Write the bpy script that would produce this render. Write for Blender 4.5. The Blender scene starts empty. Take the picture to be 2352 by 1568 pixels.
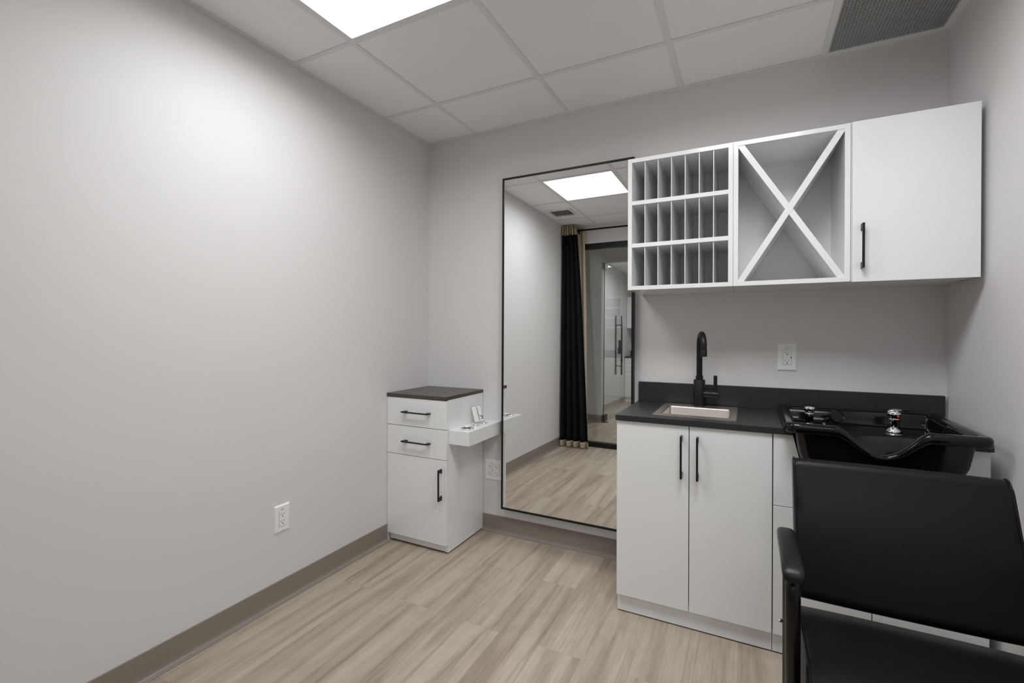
import bpy, bmesh, math, random
from mathutils import Vector, Matrix, Euler
random.seed(7)
C = bpy.context.scene.collection
SC = bpy.context.scene
PI = math.pi

# ------------------------------------------------------------------ camera
YAW, PITCH, ROLL = -0.46891, -0.004958, 0.0012915
FPX, PPY = 1066.86, 768.056
CAMPOS = Vector((1.89793, -2.51534, 1.23293))
f = Vector((math.sin(YAW)*math.cos(PITCH), math.cos(YAW)*math.cos(PITCH), math.sin(PITCH)))
r = Vector((math.cos(YAW), -math.sin(YAW), 0)); u = r.cross(f)
r2 = r*math.cos(ROLL)+u*math.sin(ROLL); u2 = -r*math.sin(ROLL)+u*math.cos(ROLL)
cd = bpy.data.cameras.new('camera'); cam = bpy.data.objects.new('camera', cd); C.objects.link(cam)
cd.sensor_fit = 'HORIZONTAL'; cd.sensor_width = 36.0; cd.lens = 36.0*FPX/2352.0
cd.shift_x = 0.0; cd.shift_y = -(784.0-PPY)/2352.0
cd.clip_start = 0.02; cd.clip_end = 60
cam.matrix_world = Matrix(((r2.x, u2.x, -f.x, CAMPOS.x), (r2.y, u2.y, -f.y, CAMPOS.y), (r2.z, u2.z, -f.z, CAMPOS.z), (0, 0, 0, 1)))
SC.camera = cam

# ------------------------------------------------------------------ world, exposure, light levels
w = bpy.data.worlds.new('world'); SC.world = w; w.use_nodes = True
w.node_tree.nodes['Background'].inputs[0].default_value = (.6, .62, .65, 1)
w.node_tree.nodes['Background'].inputs[1].default_value = 0.05
SC.view_settings.view_transform = 'Standard'; SC.view_settings.look = 'None'
SC.view_settings.gamma = 1.0; SC.view_settings.use_curve_mapping = False
SC.view_settings.exposure = 0.23
ROOM_LED, ROOM_LED_RIGHT, HALL_FILL, SUITE_LED = 9.3, 14.0, 9.5, 14.0     # watts of each ceiling panel; the hall one is added fill
DIFFUSER = 2.5                                      # glow of the opal diffusers themselves
SC.cycles.max_bounces = 14; SC.cycles.diffuse_bounces = 11; SC.cycles.glossy_bounces = 6
SC.cycles.transmission_bounces = 6; SC.cycles.transparent_max_bounces = 12
SC.cycles.caustics_reflective = True; SC.cycles.caustics_refractive = False
SC.cycles.blur_glossy = 0.3

# ------------------------------------------------------------------ room numbers (metres)
W, H, D = 2.632, 2.478, 2.6255
G = 0.6096
GX = [0.3736+G*k for k in range(4)]
GY = [-0.4265-G*k for k in range(4)]

# ------------------------------------------------------------------ materials
def new_mat(name):
    m = bpy.data.materials.new(name); m.use_nodes = True
    nt = m.node_tree; b = nt.nodes['Principled BSDF']
    return m, nt, b
def setv(b, **k):
    names = dict(col='Base Color', rough='Roughness', metal='Metallic', spec='Specular IOR Level', coat='Coat Weight', crough='Coat Roughness', ior='IOR')
    for a, v in k.items():
        if a == 'col': v = (*v, 1)
        b.inputs[names[a]].default_value = v
def add_bump(nt, b, scale, strength, dist=.001, detail=3, vec=None, typ='NOISE'):
    tc = nt.nodes.new('ShaderNodeTexCoord')
    n = nt.nodes.new('ShaderNodeTexNoise'); n.inputs['Scale'].default_value = scale; n.inputs['Detail'].default_value = detail
    nt.links.new(tc.outputs['Object'], n.inputs['Vector'])
    bp = nt.nodes.new('ShaderNodeBump'); bp.inputs['Strength'].default_value = strength; bp.inputs['Distance'].default_value = dist
    nt.links.new(n.outputs['Fac'], bp.inputs['Height']); nt.links.new(bp.outputs['Normal'], b.inputs['Normal'])
    return n
def mat(name, col, rough=.5, metal=0, spec=.5, coat=0, crough=.1, bump=None, var=None):
    m, nt, b = new_mat(name); setv(b, col=col, rough=rough, metal=metal, spec=spec, coat=coat, crough=crough)
    n = None
    if bump: n = add_bump(nt, b, *bump)
    if var:   # var = (scale, amount): mottled colour
        tc = nt.nodes.new('ShaderNodeTexCoord'); nn = nt.nodes.new('ShaderNodeTexNoise')
        nn.inputs['Scale'].default_value = var[0]; nn.inputs['Detail'].default_value = 4
        nt.links.new(tc.outputs['Object'], nn.inputs['Vector'])
        mx = nt.nodes.new('ShaderNodeMix'); mx.data_type = 'RGBA'
        mx.inputs['A'].default_value = (*[c*(1-var[1]) for c in col], 1)
        mx.inputs['B'].default_value = (*[min(1, c*(1+var[1])) for c in col], 1)
        nt.links.new(nn.outputs['Fac'], mx.inputs['Factor']); nt.links.new(mx.outputs['Result'], b.inputs['Base Color'])
    return m
M = {}
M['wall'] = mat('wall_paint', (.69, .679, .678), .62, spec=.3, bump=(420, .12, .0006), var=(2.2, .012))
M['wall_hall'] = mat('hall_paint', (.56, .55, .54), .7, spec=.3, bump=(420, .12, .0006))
M['tile'] = mat('ceiling_tile', (.88, .876, .87), .95, spec=.1, bump=(700, .35, .0012), var=(160, .025))
M['grid'] = mat('grid_metal', (.76, .76, .755), .5, spec=.4)
M['base'] = mat('cove_vinyl', (.245, .212, .180), .42, spec=.45, bump=(60, .1, .001), var=(9, .03))
M['white'] = mat('white_melamine', (.81, .815, .818), .16, spec=.5, coat=.2, crough=.05, bump=(9, .03, .001))
M['white_gloss'] = mat('white_gloss_panel', (.83, .835, .838), .10, spec=.55, coat=.4, crough=.04, bump=(6, .04, .0015))
M['white_in'] = mat('white_inner_board', (.80, .80, .80), .5, spec=.3)
M['plate'] = mat('white_plastic', (.84, .84, .83), .3, spec=.5, var=(30, .01))
M['dark'] = mat('slot_dark', (.015, .014, .013), .6)
M['mark'] = mat('grey_print', (.16, .16, .15), .6)
M['black_metal'] = mat('black_metal', (.006, .006, .006), .38, spec=.36, bump=(300, .05, .0004))
M['mirror_frame'] = mat('black_frame', (.007, .0065, .006), .4, spec=.35)
M['counter'] = mat('charcoal_laminate', (.025, .025, .026), .38, spec=.38, bump=(260, .35, .0006), var=(90, .35))
M['walnut'] = mat('dark_wood_laminate', (.062, .048, .042), .33, spec=.55, bump=(200, .15, .0005), var=(40, .18))
M['steel'] = mat('brushed_steel', (.66, .60, .555), .36, metal=1, bump=(120, .05, .0004), var=(5, .08))
M['chrome'] = mat('chrome', (.80, .80, .80), .06, metal=1)
M['red'] = mat('red_dot', (.45, .01, .01), .3)
M['bowl'] = mat('black_gloss_abs', (.0035, .0033, .003), .11, spec=.38, coat=0, crough=.06, bump=(40, .04, .0008), var=(25, .2))
M['leather'] = None
M['tube'] = mat('black_gloss_tube', (.006, .005, .0045), .24, spec=.3)
M['armpad'] = mat('black_urethane', (.007, .0065, .0065), .36, spec=.3, bump=(900, .35, .0006))
M['curtain'] = mat('black_cloth', (.008, .008, .009), .9, spec=.15, bump=(500, .3, .001))
M['linen'] = mat('beige_cloth', (.40, .34, .26), .9, spec=.1, bump=(500, .4, .001), var=(60, .08))
M['card'] = mat('card_white', (.62, .62, .60), .35, var=(40, .02))
M['print'] = mat('card_print', (.03, .03, .032), .5)
M['print_green'] = mat('card_emblem', (.06, .10, .09), .5)
M['grille'] = mat('grille_grey', (.50, .50, .50), .5)
M['patch'] = mat('door_patch', (.015, .015, .015), .45)

def leather():
    m, nt, b = new_mat('black_leather'); setv(b, col=(.0055, .0052, .0052), rough=.40, spec=.21)
    tc = nt.nodes.new('ShaderNodeTexCoord')
    v = nt.nodes.new('ShaderNodeTexVoronoi'); v.inputs['Scale'].default_value = 520; v.feature = 'DISTANCE_TO_EDGE'
    n = nt.nodes.new('ShaderNodeTexNoise'); n.inputs['Scale'].default_value = 9; n.inputs['Detail'].default_value = 3
    nt.links.new(tc.outputs['Object'], v.inputs['Vector']); nt.links.new(tc.outputs['Object'], n.inputs['Vector'])
    b1 = nt.nodes.new('ShaderNodeBump'); b1.inputs['Strength'].default_value = .22; b1.inputs['Distance'].default_value = .0006
    b2 = nt.nodes.new('ShaderNodeBump'); b2.inputs['Strength'].default_value = .25; b2.inputs['Distance'].default_value = .004
    nt.links.new(v.outputs['Distance'], b1.inputs['Height']); nt.links.new(n.outputs['Fac'], b2.inputs['Height'])
    nt.links.new(b2.outputs['Normal'], b1.inputs['Normal']); nt.links.new(b1.outputs['Normal'], b.inputs['Normal'])
    return m
M['leather'] = leather()

def floor_mat():
    m, nt, b = new_mat('vinyl_plank'); L = nt.links; N = nt.nodes
    tc = N.new('ShaderNodeTexCoord')
    mp = N.new('ShaderNodeMapping'); mp.inputs['Rotation'].default_value = (0, 0, PI/2); mp.inputs['Location'].default_value = (.38, .412+.0, 0)
    L.new(tc.outputs['Object'], mp.inputs['Vector'])      # brick rows now run along the room's length
    br = N.new('ShaderNodeTexBrick'); br.offset = .37; br.offset_frequency = 2; br.squash = 1
    br.inputs['Scale'].default_value = 1; br.inputs['Brick Width'].default_value = 1.22; br.inputs['Row Height'].default_value = .1755
    br.inputs['Mortar Size'].default_value = .0007; br.inputs['Mortar Smooth'].default_value = .3; br.inputs['Bias'].default_value = 0
    br.inputs['Color1'].default_value = (0, 0, 0, 1); br.inputs['Color2'].default_value = (1, 1, 1, 1); br.inputs['Mortar'].default_value = (.5, .5, .5, 1)
    L.new(mp.outputs['Vector'], br.inputs['Vector'])
    # shift the grain for each plank
    sc = N.new('ShaderNodeVectorMath'); sc.operation = 'SCALE'; sc.inputs['Scale'].default_value = 37.0
    L.new(br.outputs['Color'], sc.inputs[0])
    ad = N.new('ShaderNodeVectorMath'); ad.operation = 'ADD'
    L.new(tc.outputs['Object'], ad.inputs[0]); L.new(sc.outputs['Vector'], ad.inputs[1])
    def stretched(sx, sy, scale, detail, rough=.55, dist=0):
        mm = N.new('ShaderNodeMapping'); mm.inputs['Scale'].default_value = (sx, sy, 1)
        L.new(ad.outputs['Vector'], mm.inputs['Vector'])
        n = N.new('ShaderNodeTexNoise'); n.inputs['Scale'].default_value = scale; n.inputs['Detail'].default_value = detail
        n.inputs['Roughness'].default_value = rough; n.inputs['Distortion'].default_value = dist
        L.new(mm.outputs['Vector'], n.inputs['Vector']); return n
    broad = stretched(7.5, .55, 1.2, 3, .5, 1.1)       # wide soft streaks
    fine = stretched(95, 2.2, 2.2, 4, .6, .4)          # fine grain
    mid = stretched(26, .75, 1.3, 3, .5, 1.0)
    # cathedral figure
    mw = N.new('ShaderNodeMapping'); mw.inputs['Scale'].default_value = (9, 1.1, 1); L.new(ad.outputs['Vector'], mw.inputs['Vector'])
    wv = N.new('ShaderNodeTexWave'); wv.wave_type = 'RINGS'; wv.inputs['Scale'].default_value = 2.6; wv.inputs['Distortion'].default_value = 9
    wv.inputs['Detail'].default_value = 3; wv.inputs['Detail Scale'].default_value = 1.1
    L.new(mw.outputs['Vector'], wv.inputs['Vector'])
    r1 = N.new('ShaderNodeValToRGB'); r1.color_ramp.elements[0].position = .33; r1.color_ramp.elements[0].color = (.315, .258, .208, 1)
    r1.color_ramp.elements[1].position = .60; r1.color_ramp.elements[1].color = (.465, .402, .336, 1)
    e = r1.color_ramp.elements.new(.47); e.color = (.41, .349, .287, 1)
    L.new(broad.outputs['Fac'], r1.inputs['Fac'])
    def mixc(a, bb, fac, mode='MULTIPLY', facsock=None):
        x = N.new('ShaderNodeMix'); x.data_type = 'RGBA'; x.blend_type = mode; x.inputs['Factor'].default_value = fac
        L.new(a, x.inputs['A']); L.new(bb, x.inputs['B'])
        if facsock: L.new(facsock, x.inputs['Factor'])
        return x.outputs['Result']
    def ramp(src, p0, c0, p1, c1):
        x = N.new('ShaderNodeValToRGB'); x.color_ramp.elements[0].position = p0; x.color_ramp.elements[0].color = (*c0, 1)
        x.color_ramp.elements[1].position = p1; x.color_ramp.elements[1].color = (*c1, 1); L.new(src, x.inputs['Fac']); return x.outputs['Color']
    c = mixc(r1.outputs['Color'], ramp(fine.outputs['Fac'], .36, (.87, .86, .845), .60, (1.03, 1.03, 1.03)), .8)
    c = mixc(c, ramp(mid.outputs['Fac'], .28, (.66, .62, .58), .42, (1, 1, 1)), .6)
    c = mixc(c, ramp(wv.outputs['Fac'], .1, (.84, .82, .79), .6, (1.03, 1.03, 1.03)), .22)
    c = mixc(c, ramp(br.outputs['Color'], 0, (.98, .98, .98), 1, (1.02, 1.02, 1.02)), 1)
    seam = N.new('ShaderNodeMix'); seam.data_type = 'RGBA'; seam.inputs['B'].default_value = (.15, .11, .08, 1)
    sm = N.new('ShaderNodeMath'); sm.operation = 'MULTIPLY'; sm.inputs[1].default_value = .28
    L.new(br.outputs['Fac'], sm.inputs[0]); L.new(sm.outputs[0], seam.inputs['Factor']); L.new(c, seam.inputs['A'])
    L.new(seam.outputs['Result'], b.inputs['Base Color'])
    b.inputs['Roughness'].default_value = .48; b.inputs['Specular IOR Level'].default_value = .35
    bp = N.new('ShaderNodeBump'); bp.inputs['Strength'].default_value = .12; bp.inputs['Distance'].default_value = .001
    L.new(fine.outputs['Fac'], bp.inputs['Height']); L.new(bp.outputs['Normal'], b.inputs['Normal'])
    return m
M['floor'] = floor_mat()

def emit(name, col, s):
    m = bpy.data.materials.new(name); m.use_nodes = True; nt = m.node_tree; nt.nodes.clear()
    o = nt.nodes.new('ShaderNodeOutputMaterial'); e = nt.nodes.new('ShaderNodeEmission')
    e.inputs[0].default_value = (*col, 1); e.inputs[1].default_value = s; nt.links.new(e.outputs[0], o.inputs[0]); return m
M['led'] = emit('led_diffuser', (.99, .995, 1), DIFFUSER)

def mirror_mat():
    m = bpy.data.materials.new('mirror_glass'); m.use_nodes = True; nt = m.node_tree; nt.nodes.clear()
    o = nt.nodes.new('ShaderNodeOutputMaterial'); g = nt.nodes.new('ShaderNodeBsdfGlossy')
    g.inputs['Color'].default_value = (.885, .893, .89, 1); g.inputs['Roughness'].default_value = 0.0
    nt.links.new(g.outputs[0], o.inputs[0]); return m
M['mirror'] = mirror_mat()
def glass_mat(name, tint, refl=1.0):
    m = bpy.data.materials.new(name); m.use_nodes = True; nt = m.node_tree; nt.nodes.clear()
    o = nt.nodes.new('ShaderNodeOutputMaterial'); t = nt.nodes.new('ShaderNodeBsdfTransparent'); g = nt.nodes.new('ShaderNodeBsdfGlossy')
    t.inputs[0].default_value = (*tint, 1); g.inputs['Roughness'].default_value = 0; g.inputs['Color'].default_value = (.95, 1, .97, 1)
    fr = nt.nodes.new('ShaderNodeFresnel'); ge = nt.nodes.new('ShaderNodeNewGeometry'); mi = nt.nodes.new('ShaderNodeMix')
    mi.inputs['A'].default_value = 1.5; mi.inputs['B'].default_value = 1/1.5      # same reflectance from both sides of the pane
    nt.links.new(ge.outputs['Backfacing'], mi.inputs['Factor']); nt.links.new(mi.outputs['Result'], fr.inputs[0])
    mx = nt.nodes.new('ShaderNodeMixShader')
    nt.links.new(fr.outputs[0], mx.inputs[0]); nt.links.new(t.outputs[0], mx.inputs[1]); nt.links.new(g.outputs[0], mx.inputs[2])
    nt.links.new(mx.outputs[0], o.inputs[0]); return m
M['glass'] = glass_mat('storefront_glass', (.975, .982, .98))
M['glass_edge'] = mat('glass_edge', (.02, .05, .04), .2)

# ------------------------------------------------------------------ mesh helpers
def bm_new(): return bmesh.new()
def box(bm, x0, x1, y0, y1, z0, z1, bev=0, mi=0, seg=2):
    if x1 < x0: x0, x1 = x1, x0
    if y1 < y0: y0, y1 = y1, y0
    if z1 < z0: z0, z1 = z1, z0
    vs = [bm.verts.new(p) for p in ((x0,y0,z0),(x1,y0,z0),(x1,y1,z0),(x0,y1,z0),(x0,y0,z1),(x1,y0,z1),(x1,y1,z1),(x0,y1,z1))]
    fs = [bm.faces.new([vs[i] for i in q]) for q in ((3,2,1,0),(4,5,6,7),(0,1,5,4),(1,2,6,5),(2,3,7,6),(3,0,4,7))]
    for q in fs: q.material_index = mi
    if bev > 0:
        es = list({e for q in fs for e in q.edges})
        res = bmesh.ops.bevel(bm, geom=es, offset=bev, segments=seg, profile=.5, affect='EDGES', clamp_overlap=True)
        for q in res['faces']: q.material_index = mi
    return vs
def prism(bm, pts, axis, a, b, mi=0):
    """polygon pts (2-D) extruded along axis from a to b; axis 0: pts=(y,z), 1: (x,z), 2: (x,y)"""
    def P(p, t):
        return (t, p[0], p[1]) if axis == 0 else (p[0], t, p[1]) if axis == 1 else (p[0], p[1], t)
    A = [bm.verts.new(P(p, a)) for p in pts]; B = [bm.verts.new(P(p, b)) for p in pts]
    n = len(pts); fs = [bm.faces.new(A), bm.faces.new(list(reversed(B)))]
    for i in range(n): fs.append(bm.faces.new((A[i], B[i], B[(i+1) % n], A[(i+1) % n])))
    for q in fs: q.material_index = mi
    bmesh.ops.recalc_face_normals(bm, faces=fs)
    return fs
def tube(bm, path, rad, seg=14, cap=True, mi=0, closed=False):
    path = [Vector(p) for p in path]; n = len(path); rings = []
    rads = rad if isinstance(rad, (list, tuple)) else [rad]*n
    up = None
    for i, p in enumerate(path):
        if closed: t = (path[(i+1) % n]-path[i-1]).normalized()
        else: t = (path[min(i+1, n-1)]-path[max(i-1, 0)]).normalized()
        if up is None:
            up = Vector((0, 0, 1)) if abs(t.z) < .9 else Vector((1, 0, 0))
        s = t.cross(up)
        if s.length < 1e-5: s = t.cross(Vector((0, 1, 0)))
        s.normalize(); up = s.cross(t).normalized()
        rings.append([bm.verts.new(p+(s*math.cos(2*PI*k/seg)+up*math.sin(2*PI*k/seg))*rads[i]) for k in range(seg)])
    m = n if closed else n-1
    fs = []
    for i in range(m):
        A, B = rings[i], rings[(i+1) % n]
        for k in range(seg): fs.append(bm.faces.new((A[k], A[(k+1) % seg], B[(k+1) % seg], B[k])))
    if cap and not closed:
        fs.append(bm.faces.new(list(reversed(rings[0])))); fs.append(bm.faces.new(rings[-1]))
    for q in fs: q.material_index = mi; q.smooth = True
    return fs
def arc(c, r, a0, a1, n, plane='yz'):
    o = []
    for i in range(n+1):
        a = a0+(a1-a0)*i/n; ca, sa = math.cos(a)*r, math.sin(a)*r
        o.append((c[0], c[1]+ca, c[2]+sa) if plane == 'yz' else (c[0]+ca, c[1], c[2]+sa) if plane == 'xz' else (c[0]+ca, c[1]+sa, c[2]))
    return o
def fillet(path, rad, n=6):
    """round the inner corners of a polyline"""
    P = [Vector(p) for p in path]; out = [P[0]]
    for i in range(1, len(P)-1):
        a = (P[i-1]-P[i]); b = (P[i+1]-P[i]); rr = min(rad, a.length*.49, b.length*.49)
        A = P[i]+a.normalized()*rr; B = P[i]+b.normalized()*rr
        for k in range(n+1):
            t = k/n; out.append(A*(1-t)**2+P[i]*2*t*(1-t)+B*t*t)
    out.append(P[-1]); return out
def lathe(bm, prof, c, seg=32, mi=0, axis='z', smooth=True, cap=True):
    rings = []
    for r_, h_ in prof:
        R = []
        for k in range(seg):
            a = 2*PI*k/seg
            if axis == 'z': p = (c[0]+r_*math.cos(a), c[1]+r_*math.sin(a), c[2]+h_)
            elif axis == 'x': p = (c[0]+h_, c[1]+r_*math.cos(a), c[2]+r_*math.sin(a))
            else: p = (c[0]+r_*math.cos(a), c[1]+h_, c[2]+r_*math.sin(a))
            R.append(bm.verts.new(p))
        rings.append(R)
    fs = []
    for i in range(len(rings)-1):
        for k in range(seg):
            fs.append(bm.faces.new((rings[i][k], rings[i][(k+1) % seg], rings[i+1][(k+1) % seg], rings[i+1][k])))
    if cap:
        fs.append(bm.faces.new(rings[0])); fs.append(bm.faces.new(rings[-1]))
    for q in fs: q.material_index = mi; q.smooth = smooth
    bmesh.ops.recalc_face_normals(bm, faces=fs)
    return fs
def obj(name, bm, mats, parent=None, smooth_angle=None, weighted=False):
    me = bpy.data.meshes.new(name); bm.to_mesh(me); bm.free()
    if not isinstance(mats, (list, tuple)): mats = [mats]
    for m in mats: me.materials.append(m)
    o = bpy.data.objects.new(name, me); C.objects.link(o)
    if parent: o.parent = parent
    if smooth_angle is not None:
        for p in me.polygons: p.use_smooth = True
        me.set_sharp_from_angle(angle=math.radians(smooth_angle))
    return o
def bx(name, m, parent, *a, bev=0.0012):
    bm = bm_new(); box(bm, *a, bev=bev); return obj(name, bm, m, parent)
def thing(name, label, cat, loc=(0, 0, 0), rotz=0, group=None):
    o = bpy.data.objects.new(name, None); C.objects.link(o); o.location = loc; o.rotation_euler = (0, 0, rotz)
    o.empty_display_size = .05
    o['label'] = label; o['category'] = cat
    if group: o['group'] = group
    return o
def tag(o, label, cat, group=None):
    o['label'] = label; o['category'] = cat
    if group: o['group'] = group
    return o
def struct(name, bm, m, parent=None):
    o = obj(name, bm, m, parent)
    if parent is None: o['kind'] = 'structure'
    return o
def sroot(name):
    o = bpy.data.objects.new(name, None); C.objects.link(o); o['kind'] = 'structure'; return o
def recenter(o, z=0):
    """make world-coordinate children local to the empty's place"""
    inv = Matrix.Translation(o.location).inverted()
    def each(p, top):
        for ch in p.children:
            if top and ch.type == 'MESH' and not ch.get('_local'):
                ch.data.transform(inv)
            each2(ch)
    def each2(p):
        for ch in p.children:
            if ch.type == 'MESH' and not ch.get('_local'): ch.data.transform(inv)
            each2(ch)
    each(o, True)

# ================================================================== THE ROOM
YB = -7.09          # back wall of the suite across the hall
bm = bm_new(); box(bm, -1.2, 4.2, YB, .12, -.05, 0); struct('floor', bm, M['floor'])
bm = bm_new(); box(bm, -.12, 0, -D, .12, 0, H+.12); struct('wall_left', bm, M['wall'])
bm = bm_new(); box(bm, 0, W, 0, .12, 0, H+.12); struct('wall_back', bm, M['wall'])
bm = bm_new(); box(bm, W, W+.12, -D, .12, 0, H+.12); struct('wall_right', bm, M['wall'])
# front wall: strip above and beside the storefront
OX0, OX1 = .05, 2.56
bm = bm_new()
box(bm, -.12, OX0, -D-.1, -D, 0, H+.12); box(bm, OX1, W+.12, -D-.1, -D, 0, H+.12); box(bm, OX0, OX1, -D-.1, -D, 2.275, H+.12)
struct('wall_front', bm, M['wall'])
win = sroot('window_1')
bm = bm_new()
box(bm, OX0, OX1, -D-.05, -D+.004, 2.212, 2.275, .001); box(bm, OX0, OX1, -D-.05, -D+.02, 0, .052, .001)
box(bm, OX0, OX0+.02, -D-.05, -D+.004, .052, 2.212); box(bm, OX1-.02, OX1, -D-.05, -D+.004, .052, 2.212)
obj('window_frame', bm, M['mirror_frame'], win)
bm = bm_new(); box(bm, OX0+.02, OX1-.02, -D-.03, -D-.018, .052, 2.212); obj('glass_pane', bm, M['glass'], win)

# ---- ceiling tiles and T-grid
def ceiling_tiles(bm, x0, x1, y0, y1, gx, gy, skip=(), gap=.0, z=H):
    xs = [x0]+[g for g in gx if x0 < g < x1]+[x1]; ys = [y0]+sorted(g for g in gy if y0 < g < y1)+[y1]
    for i in range(len(xs)-1):
        for j in range(len(ys)-1):
            cx, cy = (xs[i]+xs[i+1])/2, (ys[j]+ys[j+1])/2
            if any(abs(cx-a) < .12 and abs(cy-b) < .12 for a, b in skip): continue
            dz = random.uniform(.001, .0035)
            o_ = lambda v, lo, hi: .012 if v in (lo, hi) else .0075
            box(bm, xs[i]+o_(xs[i], x0, x1), xs[i+1]-o_(xs[i+1], x0, x1), ys[j]+o_(ys[j], y0, y1), ys[j+1]-o_(ys[j+1], y0, y1), z+.0013+dz*.4, z+.018)
def t_grid(bm, x0, x1, y0, y1, gx, gy, z=H, wa=.022):
    for g in gx:
        if x0 < g < x1: box(bm, g-.012, g+.012, y0+wa, y1-wa, z, z+.0010); box(bm, g-.005, g+.005, y0+wa, y1-wa, z+.0010, z+.025)
    for g in gy:
        if y0 < g < y1: box(bm, x0+wa, x1-wa, g-.012, g+.012, z-.0003, z+.0010); box(bm, x0+wa, x1-wa, g-.005, g+.005, z+.0010, z+.025)
    box(bm, x0, x0+wa, y0, y1, z-.0006, z+.0012); box(bm, x1-wa, x1, y0, y1, z-.0006, z+.0012)
    box(bm, x0+wa, x1-wa, y0, y0+wa, z-.0006, z+.0012); box(bm, x0+wa, x1-wa, y1-wa, y1, z-.0006, z+.0012)
RX = (GX[2]+GX[3])/2
LX, LY = (GX[0]+GX[1])/2, (GY[1]+GY[2])/2          # the bay of the lit panel
GRX, GRY = (GX[3]+W)/2, GY[0]/2                    # the bay of the return grille
bm = bm_new(); ceiling_tiles(bm, 0, W, -D, 0, GX, GY, skip=[(LX, LY), (RX, LY), (GRX, GRY)])
box(bm, -.12, W+.12, -D-.1, .12, H+.12, H+.16)
struct('ceiling', bm, M['tile'])
bm = bm_new(); t_grid(bm, 0, W, -D, 0, GX, GY); struct('trim_1', bm, M['grid'])

# ---- cove base
def cove(bm, p0, p1, out, h=.1016):
    """vinyl cove base from p0 to p1 (xy); out = xy unit vector into the room"""
    prof = [(0, 0), (.0235, 0), (.0235, .0030), (.0215, .0048), (.0130, .0066), (.0070, .0110), (.0045, .0190), (.0035, .0330), (.0035, h-.002), (.0022, h), (0, h)]
    A = [bm.verts.new((p0[0]+out[0]*d, p0[1]+out[1]*d, z)) for d, z in prof]
    B = [bm.verts.new((p1[0]+out[0]*d, p1[1]+out[1]*d, z)) for d, z in prof]
    n = len(prof); fs = [bm.faces.new(A), bm.faces.new(B)]
    for i in range(n):
        q = bm.faces.new((A[i], A[(i+1) % n], B[(i+1) % n], B[i])); fs.append(q)
    bmesh.ops.recalc_face_normals(bm, faces=fs)
bm = bm_new(); cove(bm, (0, -.402), (0, -D), (1, 0)); struct('baseboard_left', bm, M['base'])
bm = bm_new(); cove(bm, (.4225, 0), (1.384, 0), (0, -1)); struct('baseboard_back', bm, M['base'])
bm = bm_new(); cove(bm, (W, -.03), (W, -D), (-1, 0)); struct('baseboard_right', bm, M['base'])

# ---- ceiling light panels
def light_panel(cx, cy, watts, label, z=H):
    t = thing('ceiling_light', label, 'light', (cx, cy, z)); a = G/2-.0125
    bm = bm_new()
    for s in (-1, 1):
        box(bm, s*a, s*(a-.011), -a, a, -.001, .008, .0008); box(bm, -a+.011, a-.011, s*a, s*(a-.011), -.001, .008, .0008)
    obj('light_frame', bm, M['grid'], t)
    bm = bm_new(); box(bm, -a+.011, a-.011, -a+.011, a-.011, .002, .006); obj('diffuser', bm, M['led'], t)
    ld = bpy.data.lights.new('panel_light', 'AREA'); ld.shape = 'SQUARE'; ld.size = 2*(a-.012); ld.energy = watts
    ld.color = (.985, .993, 1.0); ld.spread = math.radians(166)
    lo = bpy.data.objects.new('panel_light', ld); C.objects.link(lo); lo.parent = t; lo.location = (0, 0, .0005)
    return t
light_panel(LX, LY, ROOM_LED, 'bright square LED panel set in the room ceiling grid, nearest the left wall')
light_panel(RX, LY, ROOM_LED_RIGHT, 'square LED panel in the room ceiling above the black chair, nearest the right wall')

# ---- return air grille
t = thing('air_grille', 'grey square egg-crate return air grille in the right back ceiling corner', 'grille', (GRX, GRY, H))
hx, hy = (W-.022-GX[3]-.012)/2, (-.022-GY[0]-.012)/2
cxo = (GX[3]+.012+W-.022)/2-GRX; cyo = (GY[0]+.012-.022)/2-GRY
bm = bm_new()
n1, n2 = int(2*hx/.0125), int(2*hy/.0125)
for i in range(n1+1):
    x = cxo-hx+.002+(2*hx-.004)*i/n1; box(bm, x-.0006, x+.0006, cyo-hy+.002, cyo+hy-.002, .0012, .0125)
for j in range(n2+1):
    y = cyo-hy+.002+(2*hy-.004)*j/n2; box(bm, cxo-hx+.002, cxo+hx-.002, y-.0006, y+.0006, .0014, .0125)
obj('egg_crate_core', bm, M['grille'], t)
bm = bm_new()
for s in (-1, 1):
    box(bm, cxo+s*hx, cxo+s*(hx-.004), cyo-hy, cyo+hy, .0012, .02); box(bm, cxo-hx+.004, cxo+hx-.004, cyo+s*hy, cyo+s*(hy-.004), .0012, .02)
obj('grille_frame', bm, M['grid'], t)
bm = bm_new(); box(bm, cxo-hx, cxo+hx, cyo-hy, cyo+hy, .05, .055); obj('duct_backing', bm, mat('duct_dark', (.22, .22, .22), .8), t)

# ---- supply vent in the ceiling near the curtain
t = thing('air_vent', 'small square slatted supply vent in the ceiling tile near the curtain', 'vent', (.207, -1.972, H))
bm = bm_new(); a = .118
for s in (-1, 1):
    box(bm, s*a, s*(a-.016), -a, a, -.013, .001, .001); box(bm, -a+.016, a-.016, s*a, s*(a-.016), -.013, .001, .001)
obj('vent_frame', bm, M['grid'], t)
bm = bm_new()
for i in range(11):
    x = -a+.024+i*.0186
    prism(bm, [(x, -.0012), (x+.0016, -.0012), (x+.0075, -.011), (x+.0059, -.011)], 1, -a+.016, a-.016)
obj('slats', bm, M['grid'], t)
bm = bm_new(); box(bm, -a+.016, a-.016, -a+.016, a-.016, -.0008, .0008); obj('vent_backing', bm, M['dark'], t)

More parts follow.
